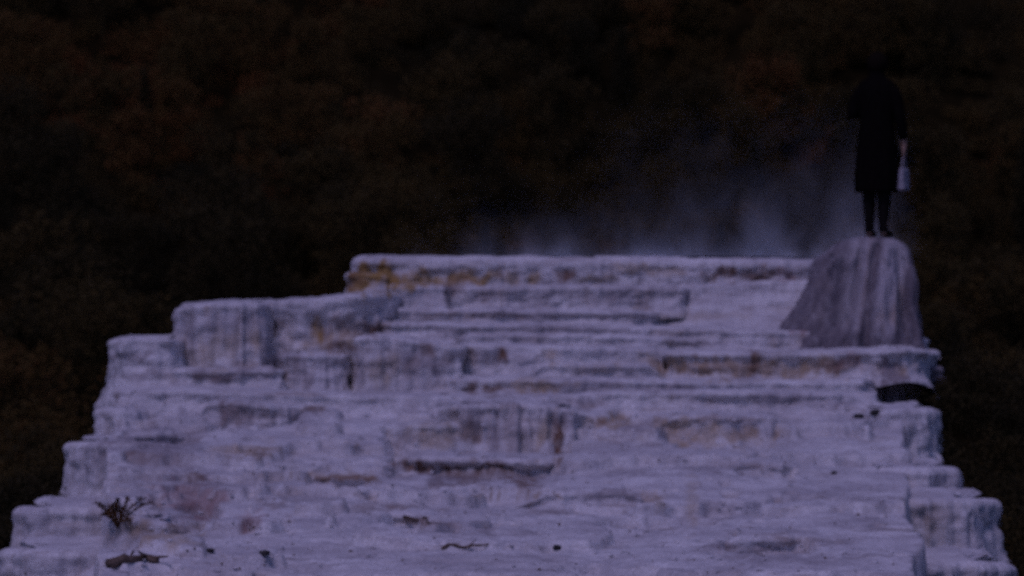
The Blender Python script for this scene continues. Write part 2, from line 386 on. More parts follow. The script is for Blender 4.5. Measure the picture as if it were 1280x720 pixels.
# lower faces on the slope
L([(225, 506, 552, 27.0), (277, 500, 552, 26.85), (310, 500, 552, 26.75), (350, 505, 550, 26.85), (400, 507, 540, 26.95), (460, 512, 540, 27.1)], tread=.7, run=.12, scallop=.06, flute=.02, taper=.3)
L([(150, 545, 590, 26.3), (164, 541, 590, 26.0), (200, 538, 590, 25.9), (250, 545, 590, 26.0), (300, 550, 588, 26.2)], tread=.9, run=.3, under=.05, scallop=.08, taper=.25)
L([(535, 510, 590, 26.3), (566, 506, 590, 26.1), (610, 503, 588, 25.9), (660, 504, 588, 25.9), (708, 510, 590, 26.0), (745, 516, 590, 26.3)], tread=1.1, run=.20, flute=.07, scallop=.05, taper=.16, label="fluted drapery of rock streaked brown at the centre")
L([(430, 538, 592, 26.15), (491, 530, 592, 25.92), (540, 528, 592, 25.82), (600, 528, 592, 25.95), (640, 530, 592, 26.2)], tread=.9, run=.25, taper=.4)
L([(455, 573, 628, 25.1), (499, 570, 628, 24.95), (560, 571, 628, 24.7), (620, 574, 628, 24.65), (695, 576, 628, 24.8), (760, 578, 628, 25.0)], tread=1.0, run=.04, under=.16, lip=.03, scallop=.07, taper=.22, label="undercut ledge with dark brown hollows below the fluted rock")
L([(780, 528, 566, 26.2), (835, 520, 566, 26.0), (900, 518, 566, 25.9), (970, 521, 566, 26.0), (1030, 528, 566, 26.2)], tread=.8, run=.22, under=.05, lip=.025, taper=.35)
L([(112, 654, 760, 20.9), (136, 648, 760, 20.55), (165, 645, 760, 20.35), (205, 650, 760, 20.3), (252, 662, 740, 20.5), (300, 672, 730, 20.8)], tread=1.2, run=.6, under=.05, lip=.03, scallop=.05, taper=.2, label="rounded pale lobe with a shadowed rim at the lower left")
L([(340, 596, 622, 23.5), (400, 592, 622, 23.3), (450, 594, 622, 23.2), (520, 598, 622, 23.4)], tread=.7, run=.08, under=.06, lip=.02, scallop=.08, taper=.3)
L([(430, 640, 668, 21.3), (490, 640, 668, 21.1), (560, 648, 668, 21.0), (640, 652, 668, 21.2)], tread=.7, run=.10, under=.05, lip=.02, scallop=.08, taper=.35)
L([(860, 674, 704, 19.6), (920, 670, 704, 19.4), (1000, 669, 704, 19.4), (1080, 672, 704, 19.6)], tread=.7, run=.10, under=.05, lip=.02, scallop=.08, taper=.35)
L([(860, 584, 606, 24.0), (920, 578, 606, 23.8), (1000, 580, 606, 23.8), (1070, 586, 606, 24.0)], tread=.6, run=.10, under=.04, lip=.02, scallop=.08, taper=.4)
L([(620, 616, 640, 22.5), (700, 612, 640, 22.3), (790, 613, 640, 22.3), (850, 618, 640, 22.5)], tread=.6, run=.10, under=.04, lip=.02, scallop=.08, taper=.4)

# lower terraces stepping down on either side
for pl, pr, rim, yf, yb in ((118, 200, 510, 26.9, 29.6), (88, 210, 552, 25.2, 28.4), (30, 220, 634, 22.4, 26.0), (8, 230, 686, 20.6, 23.8), (-60, 240, 790, 18.0, 21.6)):
    L([(pl + 16, rim, rim + 110, yb), (pl + 2, rim, rim + 110, yf + 1.0), (pl, rim, rim + 110, yf + .35), (pl + 22, rim, rim + 110, yf), (pr - 40, rim, rim + 110, yf - .05), (pr, rim, rim + 110, yf + .3)], tread=1.3, run=.14, scallop=.07, flute=.02, round_=.12, brow=.06)
for pl, pr, rim, yf, yb in ((1060, 1174, 510, 26.5, 29.6), (1050, 1192, 584, 24.2, 27.4), (1040, 1244, 624, 22.8, 26.0), (1030, 1262, 704, 20.1, 23.6), (1020, 1330, 800, 17.8, 21.4)):
    L([(pl, rim, rim + 110, yf + .3), (pl + 40, rim, rim + 110, yf - .05), (pr - 24, rim, rim + 110, yf), (pr, rim, rim + 110, yf + .35), (pr - 2, rim, rim + 110, yf + 1.0), (pr - 16, rim, rim + 110, yb)], tread=1.3, run=.14, scallop=.07, flute=.02, round_=.12, brow=.06)
N_SIDE = 10

# the travertine shelf that the terraces are built on
PY_T = np.array([1600, 900, 720, 660, 610, 570, 545, 515, 495, 482, 470])
YT = np.array([5.2, 13.2, 17.5, 19.8, 22.5, 24.3, 25.4, 26.6, 27.3, 27.9, 28.5])
ZT = np.array([P(640, p, y)[2] for p, y in zip(PY_T, YT)])
def left_edge(y):
    px = np.interp(y, [5, 17, 20, 23, 25, 26.5, 28, 29, 34], [-200, 128, 132, 134, 135, 137, 142, 230, 300])
    return (px - 640) / FPX * y
def right_edge(y):
    px = np.interp(y, [5, 17, 20, 23, 25, 26.6, 27.0, 27.4, 28, 30, 34], [1500, 1150, 1142, 1138, 1135, 1130, 1108, 1094, 1084, 1070, 1070])
    return (px - 640) / FPX * y
def shelf_height(x, y):
    z = np.interp(y, YT, ZT)
    z = np.where(y > 28.5, ZT[-1] + 0 * y, z)
    z = np.where(y < 5.2, ZT[0] + 0 * y, z)
    z = z + 0.05 * fbm(x / 1.6, y / 1.6, 0, 31, 3) * sstep(28.4, 26.5, y)
    for (pts,), kw in LEDGES[:-N_SIDE]:                              # make room in front of and behind every ledge
        A = np.array([[*P(p[0], p[1], p[3]), P(p[0], p[2] - 3, p[3])[2]] for p in pts[1:-1]])
        if A[:, 1].min() > 27.4: continue
        o_ = np.argsort(A[:, 0]); A = A[o_]
        inx = sstep(A[0, 0] - .12, A[0, 0] + .18, x) * sstep(A[-1, 0] + .12, A[-1, 0] - .18, x)
        yf = np.interp(x, A[:, 0], A[:, 1]); dy = y - yf
        zt = np.interp(x, A[:, 0], A[:, 2]) - .03; zb = np.interp(x, A[:, 0], A[:, 3])
        rn = kw.get("run", .05)
        capf = zb + .5 * sstep(-.45 - rn, -1.2 - rn, dy)
        capb = zt + .8 * sstep(.55 * kw["tread"], 1.0 * kw["tread"], dy)
        cap = capf + (capb - capf) * sstep(0.0, .10, dy)
        cap = np.where((dy > -1.25 - rn) & (dy < kw["tread"]), cap, 9.)
        z = z + (np.minimum(z, cap) - z) * inx
    z = z + (.025 + .04 * sstep(-.3, -1.2, x)) * fbm(x / .38, y / .55, 0, 37, 3) * sstep(28.0, 27.0, y)
    # rimstone: many small uneven steps following the contours
    wob = 0.05 * fbm(x / 1.5, y / 0.9, 0, 41, 3) + .006 * fbm(x / 0.12, y / .5, 0, 42, 2)
    hh = 0.105 + 0.03 * noise(x / 3.3, y / 3.3, 0, 44)
    for h2, lo, am in ((hh, .95, .93), (hh * .28, .90, .75)):
        q = (z + wob) / h2
        fq = np.floor(q); t = q - fq
        st = (fq + .12 * t + .88 * sstep(lo, .998, t)) * h2 - wob
        amt = am + 0.35 * noise(x / 1.1, y / 1.1, 3, 47)
        z = z + (st - z) * np.clip(amt, 0.1, 0.97)
    z = z + 0.011 * fbm(x / 0.16, y / 0.16, 0, 53, 3) + 0.004 * noise(x / 0.03, y / 0.045, 0, 57)
    # two small hollows with a steep back wall
    for pc, hw, pt, pb, yb in ((250, 26, 618, 654, 21.6), (313, 17, 638, 668, 20.8), (196, 12, 624, 642, 21.6)):
        xc = (pc - 640) / FPX * yb; w = hw / FPX * yb; dz = (pb - pt) / FPX * yb
        m = sstep(1.5, .7, np.abs((x - xc) / w + .25 * noise(y / .2, x / .2, 0, pc)))
        yw = yb - .35 * ((x - xc) / (1.5 * w)) ** 2 + .04 * noise(x / .07, 0, 0, pc + 1)
        z = z - dz * m * sstep(yb - 1.1, yb - .25, y) * sstep(yw + .03, yw - .03, y)
    # ragged sides stepping down into the gullies
    wl = 0.05 * fbm(y / 1.1, 0, 0, 61, 4)
    wr = 0.05 * fbm(y / 1.1, 0, 5, 63, 4)
    dl = np.maximum(0, left_edge(y) + wl - x)
    dr = np.maximum(0, x - right_edge(y) - wr)
    dd = np.maximum(dl, dr)
    drop = 12 * dd + 0.35 * np.minimum(dd * 4, 0.6)
    drop = drop * (1 + .35 * fbm(x / .35, y / .35, 0, 67, 3))
    back = np.maximum(0, y - 34.5)
    drop = drop + back * 1.4
    return np.maximum(z - drop, -9.5)
xs = np.concatenate([np.linspace(-12, -4.6, 40), np.linspace(-4.58, 4.58, 540), np.linspace(4.6, 12, 40)])
ys = np.concatenate([np.linspace(-6, 14, 60), np.linspace(14.1, 28.6, 1000), np.linspace(28.7, 44, 50)])
X, Yg = np.meshgrid(xs, ys, indexing='ij')
V = np.stack([X, Yg, shelf_height(X, Yg)], -1)
me = grid_mesh("terraced_slope", V)
stain_shade_attrs(me, V.reshape(-1, 3))
slope = link("terraced_slope", me, M_TRAV)
tag(slope, "gently sloping pale travertine flat with brown streaks below the ledges", kind="structure")
bpy.context.view_layer.update()

# ------------------------------------------------------------------ travertine ledges, each a part of the terraced slope
def ledge(pts, tread=1.0, run=0.05, flute=0.012, scallop=0.035, under=0.02, lip=0.05, rise=0.01, seed=0, du=0.016, mat=None, round_=0.05, brow=0.045, taper=0.0, dark=False, name="terrace_ledge", label=None):
    A = np.array([[*P(p[0], p[1], p[3]), P(p[0], p[2], p[3])[2]] for p in pts])   # x y ztop zbot
    seg = np.hypot(np.diff(A[:, 0]), np.diff(A[:, 1]))
    s = np.concatenate([[0], np.cumsum(seg)])
    n = max(12, int(s[-1] / du))
    u = np.linspace(0, s[-1], n)
    B = np.stack([np.interp(u, s, A[:, k]) for k in range(4)], 1)
    k = max(1, int(round_ / (u[1] - u[0])))
    ker = np.hanning(2 * k + 3)[1:-1]; ker /= ker.sum()
    pad = len(ker) // 2
    for c in range(4):
        a = B[:, c]
        a2 = np.concatenate([a[0] + (a[0] - a[1:pad + 1])[::-1], a, a[-1] + (a[-1] - a[-pad - 1:-1])[::-1]])
        B[:, c] = np.convolve(a2, ker, 'valid')
    T = np.gradient(B[:, :2], axis=0); T /= np.linalg.norm(T, axis=1)[:, None] + 1e-9
    nrm = np.stack([T[:, 1], -T[:, 0]], 1)                 # outwards, towards the viewer
    sc = scallop * (noise(u / 0.42, 0, 0, seed + 1) + 0.55 * noise(u / 0.17, 0, 0, seed + 2))
    B[:, :2] += nrm * sc[:, None]
    B[:, 2] += 0.007 * noise(u / 0.25, 0, 0, seed + 3) + 0.004 * noise(u / 0.06, 0, 0, seed + 4)
    if taper > 0:
        e = np.minimum(sstep(0, taper, u), sstep(0, taper, u[-1] - u))
        B[:, 2] = B[:, 3] + (B[:, 2] - B[:, 3]) * (0.02 + .98 * e)
    h = B[:, 2] - B[:, 3]
    rr_v = np.minimum(brow, h * .4); rr_h = brow * 1.3
    nr = 30
    rows = []
    endm = np.maximum(sstep(.16, .0, u), sstep(.16, 0, u[-1] - u)); dive = 0.0 if tread > 3 else 1.0
    f1 = flute * (fbm(u / 0.07, 0, 0, seed + 5, 3))
    for i in range(nr):
        t = i / (nr - 1)                                   # 0 foot, 1 just under the rim
        z = (B[:, 3] - 0.06) + (h - rr_v + 0.06) * t
        depth = (B[:, 2] - z)
        lipm = np.exp(-(depth / lip) ** 2)
        o = run * (1 - t) ** 1.7
        o = o - under * (1 - lipm) * np.sin(np.pi * min(1, max(0, 1.08 - t * .9))) + 0.012 * lipm
        fl = f1 * (1 - 0.6 * lipm) + 0.5 * flute * noise(u / 0.045, z / 0.22, 0, seed + 7)
        o = o + fl + 0.018 * noise(u / 0.2, z / 0.07, 0, seed + 8) + 0.022 * fbm(u / 0.15, z / 0.16, 0, seed + 10, 3) + 0.007 * noise(u / 0.06, z / 0.03, 0, seed + 9)
        rows.append(np.stack([B[:, 0] + nrm[:, 0] * o, B[:, 1] + nrm[:, 1] * o, z], 1))
    rim_o = rows[-1][:, :2]
    zr = rows[-1][:, 2]
    for a in np.linspace(.15, 1, 7):                       # broad rounded rim
        o = -rr_h * (1 - math.cos(a * math.pi / 2))
        rows.append(np.stack([rim_o[:, 0] + nrm[:, 0] * o, rim_o[:, 1] + nrm[:, 1] * o, zr + (B[:, 2] - zr) * math.sin(a * math.pi / 2)], 1))
    rim_o = rows[-1][:, :2]
    for dd in np.concatenate([np.linspace(0.03, 0.3, 14), np.linspace(0.34, max(0.4, tread), 14)]):
        dirx, diry = -nrm[:, 0], -nrm[:, 1]
        w = sstep(0.05, 0.5, dd)
        x = rim_o[:, 0] + dd * dirx * (1 - w)
        y = rim_o[:, 1] + dd * (diry * (1 - w) + w)
        z = B[:, 2] + rise * dd - 0.006 * sstep(0, 0.1, dd) + 0.010 * fbm(x / 0.2, y / 0.2, 0, seed + 11, 3) * sstep(0, .15, dd) - dive * (.16 * sstep(.7, 1, dd / max(.4, tread)) + .14 * endm * sstep(.02, .3, dd))
        rows.append(np.stack([x, y, z], 1))
    V = np.stack(rows, 1)
    me = grid_mesh(name, V)
    stain_shade_attrs(me, V.reshape(-1, 3))
    attr(me, "streak_shade", np.full(V.shape[0] * V.shape[1], .8 if dark else 0.0))  # dark ledge: recess shade painted into its colour
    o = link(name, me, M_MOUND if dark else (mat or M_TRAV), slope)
    if label: o["label"] = label
    return o

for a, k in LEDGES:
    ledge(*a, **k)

# ------------------------------------------------------------------ banks of dark soil along both sides of the terraces
def bank_height(x, y, side):
    e = left_edge(y) if side < 0 else right_edge(np.minimum(y, 26.6)) * np.where(y > 26.6, y / 26.6, 1)
    d_ = (e - x) if side < 0 else (x - e)
    zz = np.interp(y, YT, ZT)
    if side > 0: zz = np.interp(y, [5.2, 17.5, 22.5, 26.0, 27.4, 28.6, 31, 44], [ZT[0], ZT[2], ZT[4], ZT[6] + .05, .45, 1.02, 1.10, -.6])
    else: zz = np.where(y > 28.5, ZT[-1] - .06 * (y - 28.5), zz)
    zz = zz - .55 - .05 * sstep(0, .3, d_) - .30 * np.maximum(d_, 0) ** 1.15
    return zz + .10 * fbm(x / .9, y / .9, 0, 301 + side, 4) * sstep(0, .6, d_) + .03 * fbm(x / .15, y / .15, 0, 331, 3)
for side in (-1, 1):
    yy = np.linspace(4, 46, 220); dd = np.concatenate([np.linspace(-.12, 2.5, 70), np.linspace(2.6, 22, 50)])
    Yb, Db = np.meshgrid(yy, dd, indexing='ij')
    e = left_edge(Yb) if side < 0 else right_edge(np.minimum(Yb, 26.6)) * np.where(Yb > 26.6, Yb / 26.6, 1)
    Xb = e + side * Db
    V = np.stack([Xb, Yb, bank_height(Xb, Yb, side)], -1)
    if side > 0: V = V[::-1]
    tag(link("soil_bank", grid_mesh("soil_bank", V), M_GROUND), "dark brushy bank on the %s side of the pale terraces" % ("left" if side < 0 else "right"), kind="structure")

# ------------------------------------------------------------------ grey fluted mound at the right
def mound():
    zs_py = np.array([296, 297.5, 302, 312, 325, 345, 385, 410, 436])
    lft = np.array([0, 22, 38, 54, 62, 71, 86, 103, 124]) * 1.0
    rgt = np.array([0, 26, 38, 46, 50, 53, 56, 60, 62]) * 1.0
    Y0 = 29.25
    nt = 46
    t = np.linspace(0, 1, nt)
    kn = np.linspace(0, 1, len(zs_py))
    py = np.interp(t, kn, zs_py); l = np.interp(t, kn, lft); r = np.interp(t, kn, rgt)
    k = np.hanning(9)[1:-1]; k /= k.sum()
    sm = lambda a: np.convolve(np.concatenate([np.full(3, a[0]), a, a[-1] + (a[-1] - a[-2]) * np.arange(1, 4)]), k, 'valid')
    py, l, r = sm(py), sm(l), sm(r)
    l[0] = r[0] = 0.01
    th = np.linspace(0, 2 * np.pi, 320, endpoint=False)
    mm = Y0 / FPX
    V = np.zeros((len(th), nt, 3))
    for i in range(nt):
        z = P(1088, py[i], Y0)[2]
        c, s_ = np.cos(th), np.sin(th)
        ex = 0.8
        cx = np.sign(c) * np.abs(c) ** ex; sy = np.sign(s_) * np.abs(s_) ** ex
        w = sstep(0.05, 0.5, t[i])
        fl = 1 + w * (0.10 * fbm(th * 2.6, t[i] * 1.5, 0, 7, 3) + 0.05 * noise(th * 6 + noise(t[i] * 3, 0, 0, 3), t[i] * 0.9, 0, 15) + 0.10 * fbm(th * 4, t[i] * 6, 0, 19, 4) + 0.015 * noise(th * 22, t[i] * 6, 0, 8))
        rx = np.where(c < 0, l[i], r[i]) * mm * np.where(c < 0, fl, 1 + (fl - 1) * .5)
        ry = (0.5 * (l[i] + r[i])) * mm * fl * .8
        V[:, i, 0] = (1088 - 640) / FPX * Y0 + cx * rx
        V[:, i, 1] = Y0 + sy * ry
        V[:, i, 2] = z + 0.006 * noise(V[:, i, 0] / .08, V[:, i, 1] / .08, 0, 12)
    px, pyy = project(V[..., 0], V[..., 1], V[..., 2])
    xx = px + (pyy - 297) * 0.13
    g = (.075 * np.exp(-((xx - 1098) / 6) ** 2) + .04 * np.exp(-((xx - 1078) / 5) ** 2) - .03 * np.exp(-((xx - 1114) / 9) ** 2)) * sstep(298, 312, pyy)
    V[..., 1] += np.where(V[..., 1] < Y0, g, 0)
    V = V[::-1]
    me = grid_mesh("travertine_mound", V, closed_u=True)
    # pale mineral runs down its right half, darker sides, shade painted into grooves and foot
    x, y, z = V.reshape(-1, 3).T
    px, pyy = project(x, y, z)
    xx = px + (pyy - 297) * 0.13
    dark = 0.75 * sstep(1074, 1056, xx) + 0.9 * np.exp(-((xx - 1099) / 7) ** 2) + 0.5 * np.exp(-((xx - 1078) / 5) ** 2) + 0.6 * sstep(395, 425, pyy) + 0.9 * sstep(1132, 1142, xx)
    attr(me, "grey", 0 * x); attr(me, "streak_shade", np.clip(dark, 0, .95)); attr(me, "brown", 0.35 * np.exp(-((xx - 1090) / 4) ** 2)); attr(me, "ochre", 0 * x); attr(me, "pink", 0 * x)
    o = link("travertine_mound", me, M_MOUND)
    tag(o, "grey fluted travertine mound standing at the right end of the top terrace", "rock")
    return o
mound()

# hot spring pool behind the top rim
rngp = np.linspace(0, 2 * np.pi, 60, endpoint=False)
c0 = P(780, 319.5, 31.9)
bm = bmesh.new()
vv = [bm.verts.new((c0[0] + math.cos(a) * 1.95 * (1 + .06 * math.sin(3 * a)), c0[1] + math.sin(a) * 1.35 * (1 + .08 * math.cos(4 * a)), P(640, 320, 30)[2] - 0.003)) for a in rngp]
bm.faces.new(vv)
me = bpy.data.meshes.new("spring_water"); bm.to_mesh(me); bm.free()
tag(link("spring_water", me, M_WATER), "shallow hot spring water lying behind the top rim", kind="structure")

# ------------------------------------------------------------------ the person on the mound
def skin_body(name, joints, edges, mat, parent, sub=2):
    """joints: {name: (x, y, z, rx, ry)}"""
    keys = list(joints)
    me = bpy.data.meshes.new(name)
    me.from_pydata([joints[k][:3] for k in keys], [(keys.index(a), keys.index(b)) for a, b in edges], [])
    o = link(name, me, mat)
    m = o.modifiers.new("skin", 'SKIN'); m.use_smooth_shade = True
    lay = me.skin_vertices[0].data if me.skin_vertices else None
    if lay is None:
        bpy.context.view_layer.objects.active = o
        bpy.ops.mesh.customdata_skin_add()
        lay = me.skin_vertices[0].data
    for i, k in enumerate(keys):
        lay[i].radius = joints[k][3:5]
        lay[i].use_root = (i == 0)
    s = o.modifiers.new("sub", 'SUBSURF'); s.levels = sub; s.render_levels = sub
    bpy.context.view_layer.update()
    dg = bpy.context.evaluated_depsgraph_get()
    m2 = bpy.data.meshes.new_from_object(o.evaluated_get(dg))
    o.modifiers.clear()
    old = o.data; o.data = m2; bpy.data.meshes.remove(old); m2.name = name
    if not m2.materials: m2.materials.append(mat)
    if parent is not None: o.parent = parent
    return o

def person():
    foot = P(1096, 297, 29.2)
    root = empty("person", tuple(foot), math.radians(158))
    tag(root, "person in a long dark coat standing on the grey mound", "person")
    J = {
        "pelvis": (0, 0, .88, .15, .10), "waist": (0, 0, 1.02, .125, .09), "chest": (0, .0, 1.20, .14, .10), "upper": (0, .01, 1.31, .10, .08),
        "neck": (0, .0, 1.40, .048, .05), "neck2": (0, -.012, 1.455, .046, .05), "jaw": (0, -.03, 1.495, .058, .066), "head": (0, -.02, 1.555, .073, .088), "crown": (0, -.012, 1.61, .056, .068),
    }
    E = [("pelvis", "waist"), ("waist", "chest"), ("chest", "upper"), ("upper", "neck"), ("neck", "neck2"), ("neck2", "jaw"), ("jaw", "head"), ("head", "crown")]
    for s, n in ((-1, "r"), (1, "l")):
        J.update({
            "hip" + n: (.08 * s, 0, .82, .085, .085), "knee" + n: (.066 * s, -.01, .46, .055, .058), "calf" + n: (.067 * s, .012, .33, .052, .056), "ankle" + n: (.066 * s, .012, .085, .036, .04),
            "heel" + n: (.066 * s, .02, .04, .034, .036), "ball" + n: (.075 * s, -.10, .028, .04, .026), "toe" + n: (.078 * s, -.165, .022, .03, .02),
            "sh" + n: (.155 * s, .01, 1.325, .045, .05), "el" + n: (.215 * s, .03, 1.07, .042, .042), "wr" + n: (.235 * s, -.03, .85, .027, .03), "palm" + n: (.238 * s, -.045, .79, .018, .036),
        })
        E += [("pelvis", "hip" + n), ("hip" + n, "knee" + n), ("knee" + n, "calf" + n), ("calf" + n, "ankle" + n), ("ankle" + n, "heel" + n), ("heel" + n, "ball" + n), ("ball" + n, "toe" + n),
              ("upper", "sh" + n), ("sh" + n, "el" + n), ("el" + n, "wr" + n), ("wr" + n, "palm" + n)]
        for f in range(4):
            y = -.078 + f * .022
            ln = (.06, .072, .076, .056)[f]
            a, b, c = "f%d" % f + n, "g%d" % f + n, "h%d" % f + n
            J[a] = (.238 * s, y + .002, .755, .010, .010); J[b] = (.236 * s, y - .004, .755 - ln * .5, .009, .009); J[c] = (.226 * s, y - .006, .755 - ln, .007, .007)
            E += [("palm" + n, a), (a, b), (b, c)]
        J["t1" + n] = (.228 * s, -.085, .79, .012, .012); J["t2" + n] = (.216 * s, -.105, .755, .009, .009)
        E += [("palm" + n, "t1" + n), ("t1" + n, "t2" + n)]
    # the other forearm is folded across the front
    def bend_arm(p):
        v = Vector(p[:3]) - Vector((.215, .03, 1.07))
        v = Matrix.Rotation(math.radians(-95), 3, 'X') @ v
        v = Matrix.Rotation(math.radians(-38), 3, 'Z') @ v
        return (*(v + Vector((.225, .045, 1.08))), *p[3:])
    for k_ in list(J):
        if k_.endswith("l") and (k_[:2] in ("wr", "t1", "t2", "f0", "f1", "f2", "f3", "g0", "g1", "g2", "g3", "h0", "h1", "h2", "h3") or k_ == "palml"): J[k_] = bend_arm(J[k_])
    J["ell"] = (.225, .045, 1.08, .042, .042)
    body = skin_body("body", J, E, M_SKIN, root)
    # face details
    def blob(name, loc, sc, mat, par, seg=16):
        bm = bmesh.new(); bmesh.ops.create_uvsphere(bm, u_segments=seg, v_segments=seg // 2 + 2, radius=1)
        for v in bm.verts: v.co = Vector((v.co.x * sc[0] + loc[0], v.co.y * sc[1] + loc[1], v.co.z * sc[2] + loc[2]))
        for f in bm.faces: f.smooth = True
        me = bpy.data.meshes.new(name); bm.to_mesh(me); bm.free()
        o = link(name, me, mat); o.parent = par
        return o
    blob("nose", (0, -.112, 1.535), (.012, .02, .022), M_SKIN, body)
    for s in (-1, 1):
        blob("eye", (.03 * s, -.098, 1.56), (.013, .010, .008), M_STONE, body)
        blob("ear", (.075 * s, -.008, 1.545), (.01, .02, .03), M_SKIN, body)
    blob("mouth", (0, -.096, 1.503), (.02, .008, .005), M_TWIG, body)
    # hair: a cap with uneven ends
    th = np.linspace(0, 2 * np.pi, 64, endpoint=False); ph = np.linspace(0, 1, 22)
    V = np.zeros((64, 22, 3))
    for j, p in enumerate(ph):
        front = np.clip(np.cos(th - 1.5 * np.pi), 0, 1)           # faces -Y
        low = 2.45 - 1.45 * front ** .7 + 0.06 * noise(th * 6, 0, 0, 4)
        a = p * low
        rr = 1 + .03 * noise(th * 9, p * 4, 0, 6)
        V[:, j, 0] = np.cos(th) * np.sin(a) * .092 * rr
        V[:, j, 1] = -.012 + np.sin(th) * np.sin(a) * .108 * rr
        V[:, j, 2] = 1.545 + np.cos(a) * .105 * rr
    o = link("hair", grid_mesh("hair", V, True), M_HAIR); o.parent = root
    # coat: flared body with folds
    prof = [(1.475, .064, .066), (1.455, .066, .068), (1.415, .088, .075), (1.385, .15, .092), (1.35, .178, .108), (1.27, .178, .125), (1.15, .165, .125), (1.02, .155, .118), (.9, .17, .13), (.75, .182, .142), (.58, .19, .15), (.44, .195, .155), (.405, .195, .155), (.402, .187, .147), (.44, .175, .135)]
    th = np.linspace(0, 2 * np.pi, 96, endpoint=False)
    V = np.zeros((96, len(prof), 3))
    for j, (z, rx, ry) in enumerate(prof):
        w = min(1, max(0, (1.0 - z) / .5))
        fold = 1 + .045 * w * np.sin(th * 9 + 1.2 * np.sin(th * 2)) + .03 * noise(th * 3, z * 5, 0, 3) + .02 * noise(th * 6 + z * 3, z * 9, 0, 5)
        V[:, j, 0] = np.cos(th) * rx * fold; V[:, j, 1] = np.sin(th) * ry * fold; V[:, j, 2] = z
    coat = link("coat", grid_mesh("coat", V, True), M_COAT); coat.parent = root
    for s in (-1, 1):
        sl = {"a": (.12 * s, .01, 1.345, .082, .08), "b": (.185 * s, .018, 1.22, .062, .062), "c": (.217 * s, .03, 1.07, .056, .056), "d": (.232 * s, -.01, .92, .048, .048), "e": (.236 * s, -.028, .86, .044, .046)}
        if s > 0: sl["c"] = (.225, .045, 1.08, .058, .058); sl["d"] = bend_arm(sl["d"]); sl["e"] = bend_arm(sl["e"])
        skin_body("sleeve", sl, [("a", "b"), ("b", "c"), ("c", "d"), ("d", "e")], M_COAT, coat)
        skin_body("stocking", {"a": (.07 * s, -.008, .5, .07, .07), "b": (.067 * s, .012, .33, .065, .067), "c": (.064 * s, .012, .1, .041, .045), "d": (.066 * s, .016, .05, .046, .046), "e": (.07 * s, -.05, .048, .044, .034)},
                  [("a", "b"), ("b", "c"), ("c", "d"), ("d", "e")], M_STOCK, root)
        skin_body("shoe", {"a": (.066 * s, .03, .042, .042, .042), "b": (.07 * s, -.04, .04, .042, .038), "c": (.075 * s, -.11, .032, .046, .03), "d": (.078 * s, -.172, .026, .036, .024)},
                  [("a", "b"), ("b", "c"), ("c", "d")], M_STOCK, root)
    bpy.context.view_layer.update()
    # the pale bag hanging from the hand
    hand = root.matrix_world @ Vector((-.235, -.045, .71))
    bag = empty("bag", (hand.x, hand.y, hand.z - .30), math.radians(158))
    tag(bag, "small pale bag hanging from the hand of the person", "bag")
    V = np.zeros((48, 20, 3)); th = np.linspace(0, 2 * np.pi, 48, endpoint=False)
    for j in range(20):
        t = j / 19
        r = min(1, (t / .06) ** .5) if t < .06 else (1.0 if t < .96 else max(.02, ((1 - t) / .04) ** .5))
        c, s_ = np.cos(th), np.sin(th)
        V[:, j, 0] = np.sign(c) * np.abs(c) ** .35 * .036 * r * (1 - .45 * t) * (1 + .10 * noise(th * 2, t * 5, 0, 2))
        V[:, j, 1] = np.sign(s_) * np.abs(s_) ** .35 * .105 * r * (1 + .04 * noise(th * 2, t * 4, 0, 9))
        V[:, j, 2] = t * .21
    o = link("bag_body", grid_mesh("bag_body", V, True), M_BAG); o.parent = bag
    skin_body("handle", {"m": (0, 0, .305, .009, .009), "a": (0, -.045, .28, .008, .008), "b": (0, -.07, .185, .008, .008), "c": (0, .045, .28, .008, .008), "d": (0, .07, .185, .008, .008)},
              [("m", "a"), ("a", "b"), ("m", "c"), ("c", "d")], M_BAG, bag, 1)
person()

# ------------------------------------------------------------------ sticks, stones and dry shrub on the rock
from mathutils.bvhtree import BVHTree
bpy.context.view_layer.update()
_trees = [BVHTree.FromObject(o, bpy.context.evaluated_depsgraph_get()) for o in [slope] + [c for c in slope.children]]
def ground_hit(px, py):
    """where the ray of this picture point meets the rock"""
    o = Vector((0, 0, CZ)); dr = (Vector(P(px, py, 20.0)) - o).normalized()
    best = None
    for t in _trees:
        h = t.ray_cast(o, dr, 60)
        if h[0] is not None and (best is None or h[3] < best[1]): best = (h[0], h[3])
    return best[0] if best else Vector(P(px, py, 20.0))
def ground_z(x, y):
    z = -99
    for t in _trees:
        h = t.ray_cast(Vector((x, y, 6)), Vector((0, 0, -1)), 30)
        if h[0] is not None: z = max(z, h[0].z)
    return z
def tube(bm, pts, radii, seg=7):
    rings = []
    for i, p in enumerate(pts):
        t = (Vector(pts[min(i + 1, len(pts) - 1)]) - Vector(pts[max(i - 1, 0)])).normalized()
        a = t.cross(Vector((0.3, 0.2, 1))).normalized(); b = t.cross(a)
        rings.append([bm.verts.new(Vector(p) + (a * math.cos(k * 2 * math.pi / seg) + b * math.sin(k * 2 * math.pi / seg)) * radii[i]) for k in range(seg)])
    for r0, r1 in zip(rings[:-1], rings[1:]):
        for k in range(seg):
            bm.faces.new((r0[k], r0[(k + 1) % seg], r1[(k + 1) % seg], r1[k]))
    bm.faces.new(rings[0][::-1]); bm.faces.new(rings[-1])
def bm_obj(name, bm, mat, parent=None):
    bmesh.ops.recalc_face_normals(bm, faces=bm.faces)
    for f in bm.faces: f.smooth = True
    me = bpy.data.meshes.new(name); bm.to_mesh(me); bm.free()
    o = link(name, me, mat)
    if parent is not None: o.parent = parent
    return o
rnd = random.Random(7)
